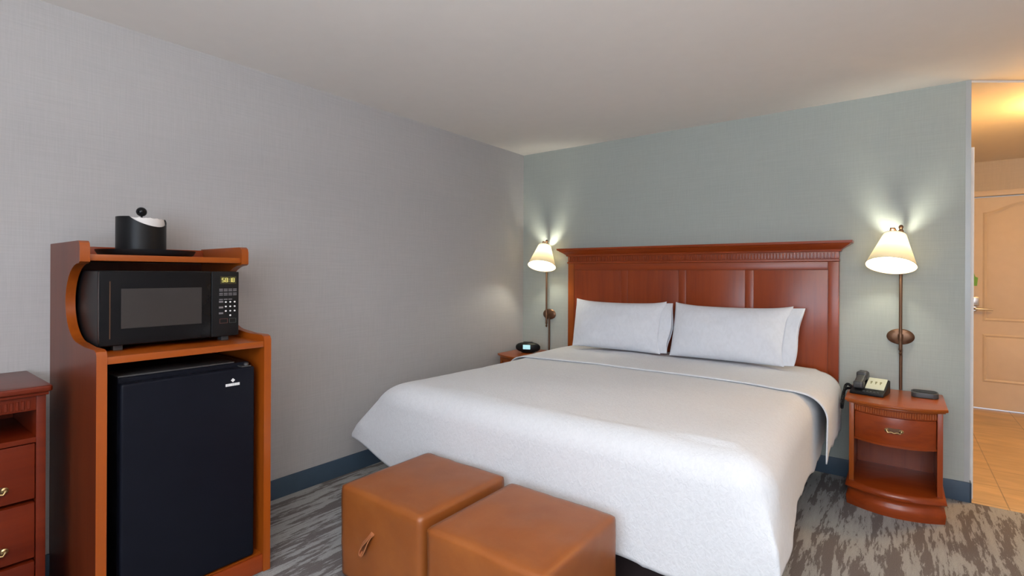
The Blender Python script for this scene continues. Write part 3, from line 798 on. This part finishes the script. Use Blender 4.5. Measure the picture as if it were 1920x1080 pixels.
for r_ in range(3):
    for c_ in range(3):
        bk.lathe([(0.0038, 0), (0.0038, 0.0014), (0.0, 0.0016)], (mx1-0.0002, my1-0.055+c_*0.0185, mz0+0.152-r_*0.0195), (1, 0, 0), 12, 0.9, 1)
bk.lathe([(0.0038, 0), (0.0038, 0.0014), (0.0, 0.0016)], (mx1-0.0002, my1-0.0365, mz0+0.0935), (1, 0, 0), 12)
put('number_keys', bk, M['white'], cp, label='white round number keys')
bk = MB()
for z_ in (mz1-0.080, mz1-0.098, mz1-0.124):
    for c_ in range(4 if z_ > mz1-0.11 else 3):
        for s_ in range(2 if z_ > mz1-0.11 else 1):
            bk.box(xk, mx1+0.0010, my1-0.082+c_*0.019, my1-0.067+c_*0.019, z_-s_*0.007, z_-s_*0.007+0.004)
for z_ in (mz0+0.150, mz0+0.125, mz0+0.100): bk.box(xk, mx1+0.001, my1-0.083, my1-0.066, z_, z_+0.008)
put('function_keys', bk, M['grey_print'], cp)
def frame_box(b, y0, y1, z0, z1, t=0.0015):
    b.box(xk, mx1+0.001, y0, y1, z0, z0+t); b.box(xk, mx1+0.001, y0, y1, z1-t, z1); b.box(xk, mx1+0.001, y0, y0+t, z0+t, z1-t); b.box(xk, mx1+0.001, y1-t, y1, z0+t, z1-t)
b = MB(); frame_box(b, my1-0.080, my1-0.047, mz0+0.060, mz0+0.080); put('stop_key', b, M['red_print'], cp)
b = MB(); frame_box(b, my1-0.040, my1-0.012, mz0+0.060, mz0+0.080); put('start_key', b, M['green_print'], cp)
for fy in (my0+0.05, my1-0.06):
    put('foot', MB().box(mx1-0.07, mx1-0.03, fy, fy+0.03, 1.0085, mz0+0.0005, 0.002), M['darkgray'], mw)

# tray + ice bucket
TX, TY, TZ = -2.612, 0.800, 1.3745
tray = put('serving_tray', MB().lathe([(0.0, 0.001), (0.160, 0.001), (0.170, 0.006), (0.178, 0.020), (0.180, 0.026), (0.176, 0.026), (0.168, 0.012), (0.158, 0.0085), (0.0, 0.0075)], (TX, TY, TZ)), M['black'])
tag(tray, 'round black tray on top of the cabinet, under the ice bucket', 'tray')
bz = TZ+0.0085; BXc, BYc, BR = TX, TY-0.022, 0.090
ib = thing('ice_bucket', (BXc, BYc, bz), 'black cylindrical ice bucket with ball knob and white liner, on the black tray', 'bucket')
# body whose rim dips at the front right
t = bmesh.new(); n = 64; HB = 0.158
def rimz(a):
    # a: angle; dip centred toward +x +y
    d = (a-math.radians(22)+PI) % (2*PI)-PI
    return HB-0.040*max(0, math.cos(d*1.35))**0.8 if abs(d) < PI/2/1.35 else HB
outer = [[t.verts.new((BXc+rr*math.cos(2*PI*i/n), BYc+rr*math.sin(2*PI*i/n), bz+(zz if zz is not None else rimz(2*PI*i/n)))) for i in range(n)] for rr, zz in ((BR-0.003, 0.0005), (BR, 0.004), (BR, None), (BR-0.004, None), (BR-0.004, 0.006))]
for A, B in zip(outer, outer[1:]):
    for i in range(n): t.faces.new((A[i], A[(i+1) % n], B[(i+1) % n], B[i]))
t.faces.new(outer[0][::-1]); t.faces.new(outer[-1]); bmesh.ops.recalc_face_normals(t, faces=t.faces)
put('bucket_body', MB().add(t), M['black'], ib, True, 40)
t = bmesh.new(); rows = []
for rr, zz in ((BR-0.006, 0.02), (BR-0.006, 0.138), (BR-0.010, 0.1535), (0.04, 0.156), (0.0005, 0.157)):
    rows.append([t.verts.new((BXc+rr*math.cos(2*PI*i/n), BYc+rr*math.sin(2*PI*i/n), bz+zz+0.002*math.sin(i*1.7)*(rr > 0.05))) for i in range(n)])
for A, B in zip(rows, rows[1:]):
    for i in range(n): t.faces.new((A[i], A[(i+1) % n], B[(i+1) % n], B[i]))
bmesh.ops.recalc_face_normals(t, faces=t.faces)
put('liner', MB().add(t), M['liner'], ib, label='white cloth liner')
b = MB(); b.tube([(BXc, BYc, bz+0.157), (BXc, BYc, bz+0.172)], 0.004, 12); b.sphere((BXc, BYc, bz+0.185), 0.020)
put('knob', b, M['black_gloss'], ib)

# mini refrigerator
fz0, fz1 = 0.0785, 0.918; fy0, fy1 = 0.600, 1.076; fxf = -2.215
fr = thing('mini_refrigerator', (-2.5, (fy0+fy1)/2, 0.0785), 'black mini refrigerator inside the lower half of the cherry cabinet', 'refrigerator')
put('refrigerator_body', MB().box(-2.72, fxf-0.052, fy0+0.004, fy1-0.002, fz0+0.012, fz1, 0.005, 3), M['fridge'], fr)
fd = put('refrigerator_door', MB().box(fxf-0.048, fxf, fy0, fy1, fz0+0.008, fz1-0.016, 0.010, 4), M['fridge'], fr)
b = MB(); b.box(fxf-0.11, fxf-0.010, fy1-0.050, fy1-0.012, fz1-0.0155, fz1-0.0115); b.lathe([(0.010, 0), (0.010, 0.008), (0.006, 0.011)], (fxf-0.028, fy1-0.024, fz1-0.0115), (0, 0, 1), 20)
put('hinge', b, M['darkgray'], fr)
b = MB(); b.box(fxf-0.20, fxf-0.056, fy0+0.006, fy1-0.06, fz1+0.0002, fz1+0.006, 0.002)
put('top_trim', b, M['darkgray'], fr)
b = MB(); lx = fxf-0.0004; ly = 0.985; lz = 0.838
wd = [0.0062, 0.0062, 0.0062, 0.0062, 0.0062, 0.0062, 0.0062, 0.0062]; y_ = ly-0.029
for w_ in wd:
    b.box(lx, lx+0.0012, y_, y_+w_, lz-0.0055, lz+0.0055); y_ += w_+0.0009
b.prism([(ly, lz+0.0095), (ly+0.0085, lz+0.018), (ly, lz+0.0265), (ly-0.0085, lz+0.018)], 'x', lx, lx+0.0012)
put('maker_badge', b, M['white'], fd, label='small white badge: a dot over a short bar of lettering')
for fy in (fy0+0.02, fy1-0.05): put('foot', MB().lathe([(0.015, 0.0005), (0.015, 0.0125)], (fxf-0.09, fy+0.015, fz0), (0, 0, 1), 16), M['black'], fr)

# ------------------------------------------------------------------ dresser
DYR, DXF, DTZ = 0.440, -2.440, 0.900; DYL = -0.95
ds = thing('dresser', (XL+0.2, (DYL+DYR)/2, 0), 'reddish cherry dresser with brass pulls and an open niche, beside the tall cabinet', 'dresser')
b = MB(); b.prism([(XL+0.002, DYL-0.02), (DXF+0.022, DYL-0.02), (DXF+0.022, DYR+0.010), (DXF+0.012, DYR+0.016), (XL+0.002, DYR+0.016)], 'z', DTZ-0.022, DTZ, 0.007, 3); b.box(XL+0.002, DXF+0.012, DYL-0.01, DYR+0.006, DTZ-0.034, DTZ-0.0225, 0.003)
put('dresser_top', b, M['dres'], ds)
for a, c_ in ((DYR-0.026, DYR), (DYL, DYL+0.026), (-0.268, -0.242)):
    put('side_panel', MB().box(XL+0.003, DXF, a, c_, 0.06, DTZ-0.035, 0.002), M['dres'], ds)
put('back_panel', MB().box(XL+0.003, XL+0.012, DYL+0.027, DYR-0.027, 0.06, DTZ-0.036), M['dres'], ds)
put('top_rail', MB().box(DXF-0.02, DXF, DYL+0.027, DYR-0.0265, DTZ-0.085, DTZ-0.0355, 0.001), M['dres'], ds)
b = MB(); n = 90
for i in range(n):
    y = DYL+0.04+(DYR-DYL-0.08)*(i+0.5)/n
    b.box(DXF+0.0002, DXF+0.004, y-0.0042, y+0.0042, DTZ-0.078, DTZ-0.048, 0.001, 1)
put('fluting', b, M['dres'], ds)
put('niche_shelf', MB().box(XL+0.0125, DXF-0.001, DYL+0.027, DYR-0.0265, 0.700, 0.718, 0.001), M['dres'], ds)
for za, zb in ((0.500, 0.696), (0.290, 0.486), (0.085, 0.276)):
    for ya_, yb_ in ((-0.240, DYR-0.028), (DYL+0.028, -0.270)):
        d = put('drawer', MB().box(DXF-0.35, DXF-0.003, ya_, yb_, za, zb, 0.004, 2), M['dres'], ds)
        for yy in ((yb_-0.115,) if True else ()) + (ya_+0.115,):
            bail_handle(d, (DXF-0.0028, yy, (za+zb)/2-0.045), 0.10, (1, 0, 0), 'y')
put('plinth', MB().box(XL+0.003, DXF+0.008, DYL-0.006, DYR+0.004, 0.001, 0.075, 0.004), M['dres'], ds)

# ------------------------------------------------------------------ ottomans
def soft_box(x0, x1, y0, y1, z0, z1, r, puff):
    t = bmesh.new(); bmesh.ops.create_cube(t, size=2)
    bmesh.ops.subdivide_edges(t, edges=t.edges, cuts=19, use_grid_fill=True)
    hx, hy, hz = (x1-x0)/2, (y1-y0)/2, (z1-z0)/2
    for v in t.verts:
        p = Vector((v.co.x*hx, v.co.y*hy, v.co.z*hz))
        q = Vector((max(-hx+r, min(hx-r, p.x)), max(-hy+r, min(hy-r, p.y)), max(-hz+r, min(hz-r, p.z))))
        d = p-q
        if d.length > 1e-9: p = q+d.normalized()*r
        fx, fy, fz = v.co
        k = puff*(1-fx*fx if abs(fx) < 1 else 1)*(1-fy*fy if abs(fy) < 1 else 1)
        if fz > 0.99: p.z += puff*(1-fx**2)*(1-fy**2)
        if abs(fx) > 0.99: p.x += math.copysign(puff*0.5*(1-fy**2)*(1-fz**2), fx)
        if abs(fy) > 0.99: p.y += math.copysign(puff*0.5*(1-fx**2)*(1-fz**2), fy)
        p += Vector((1, 1, 1))*0.0025*fbm(p.x, p.y, p.z+x0, 9)
        v.co = p+Vector(((x0+x1)/2, (y0+y1)/2, (z0+z1)/2))
    return MB().add(t)
OZ = 0.402
o1 = thing('ottoman', (-1.65, 1.535, 0), 'tan leather cube ottoman with a loop pull tab, nearer the refrigerator cabinet', 'ottoman', 'leather cube ottomans at the foot of the bed')
put('cushion_cube', soft_box(-1.900, -1.398, 1.290, 1.798, 0.014, OZ, 0.015, 0.004), M['leather'], o1, True, 80)
put('glide', MB().box(-1.88, -1.42, 1.31, 1.78, 0.001, 0.018, 0.002), M['black'], o1)
o2 = thing('ottoman', (-1.09, 1.51, 0), 'tan leather cube ottoman without a pull tab, farther from the refrigerator cabinet', 'ottoman', 'leather cube ottomans at the foot of the bed')
put('cushion_cube', soft_box(-1.338, -0.836, 1.258, 1.764, 0.014, OZ, 0.015, 0.004), M['leather'], o2, True, 80)
put('glide', MB().box(-1.32, -0.856, 1.28, 1.745, 0.001, 0.018, 0.002), M['black'], o2)
# pull tab loop on the near face
tx, ty, tz = -1.672, 1.2875, 0.262
d = Vector((-0.52, 0, -0.85)).normalized(); a = Vector((tx, ty, tz)); o_ = Vector((0, -1, 0))
wdv = d.cross(o_).normalized()
pth = [a+o_*k_+wdv*w_+d*t_ for k_, w_, t_ in ((-0.006, 0.002, 0.0), (0.008, 0.003, 0.004), (0.014, 0.004, 0.030), (0.018, 0.012, 0.065), (0.020, 0.012, 0.098), (0.020, 0.004, 0.108), (0.020, -0.005, 0.106),
       (0.020, -0.010, 0.092), (0.018, -0.009, 0.062), (0.014, -0.003, 0.030), (0.008, -0.002, 0.004), (-0.006, -0.002, 0.0))]
put('pull_tab', MB().ribbon(pth, o_*0.85-wdv*0.75, 0.024, 0.003), M['tab'], o1, True, 60, label='pinkish tan leather pull loop')

# ------------------------------------------------------------------ light
def area(name, loc, rot, sx, sy, p, col):
    l = bpy.data.lights.new(name, 'AREA'); l.shape = 'RECTANGLE'; l.size = sx; l.size_y = sy; l.energy = p; l.color = col
    o = bpy.data.objects.new(name, l); COL.objects.link(o); o.location = loc; o.rotation_euler = rot
    return o
area('window_daylight', ((WX0+WX1)/2, YN-0.02, (WZ0+WZ1)/2), (PI/2, 0, 0), WX1-WX0-0.1, WZ1-WZ0-0.1, 68, (0.74, 0.86, 1.0))
area('added_ceiling_fill', (0.30, -0.35, 1.735), (PI, 0, 0), 0.26, 0.26, 124, (1.0, 0.965, 0.94))  # added fill, bounced off the ceiling to brighten the room
fl = thing('added_fill_lamp', (0.30, -0.35, 0), 'bronze stand and bowl added under the upward fill light, unseen behind the camera', 'lamp')  # made-up fixture around the fill light, out of view
put('fill_lamp_base', MB().lathe([(0.0, 0.001), (0.14, 0.001), (0.14, 0.012), (0.04, 0.025), (0.012, 0.04), (0.0, 0.04)], (0.30, -0.35, 0)), M['bronze'], fl)
put('pole', MB().tube([(0.30, -0.35, 0.041), (0.30, -0.35, 1.640)], 0.011, 16), M['bronze'], fl)
put('fill_lamp_bowl', MB().lathe([(0.0, 1.641), (0.05, 1.645), (0.13, 1.680), (0.195, 1.740), (0.198, 1.740), (0.135, 1.672), (0.05, 1.636), (0.0, 1.6305)][:4]+[(0.190, 1.742), (0.126, 1.686), (0.05, 1.652), (0.0, 1.648)], (0.30, -0.35, 0)), M['bronze'], fl)
w = bpy.data.worlds.new('sky'); S.world = w; w.use_nodes = True
w.node_tree.nodes['Background'].inputs['Color'].default_value = (0.75, 0.85, 1, 1); w.node_tree.nodes['Background'].inputs['Strength'].default_value = 1.0

S.view_settings.view_transform = 'Standard'; S.view_settings.look = 'None'
S.view_settings.exposure = 0.17; S.view_settings.gamma = 1.0; S.view_settings.use_curve_mapping = False
S.cycles.use_denoising = True
S.cycles.max_bounces = 10; S.cycles.diffuse_bounces = 8
S.cycles.sample_clamp_indirect = 6
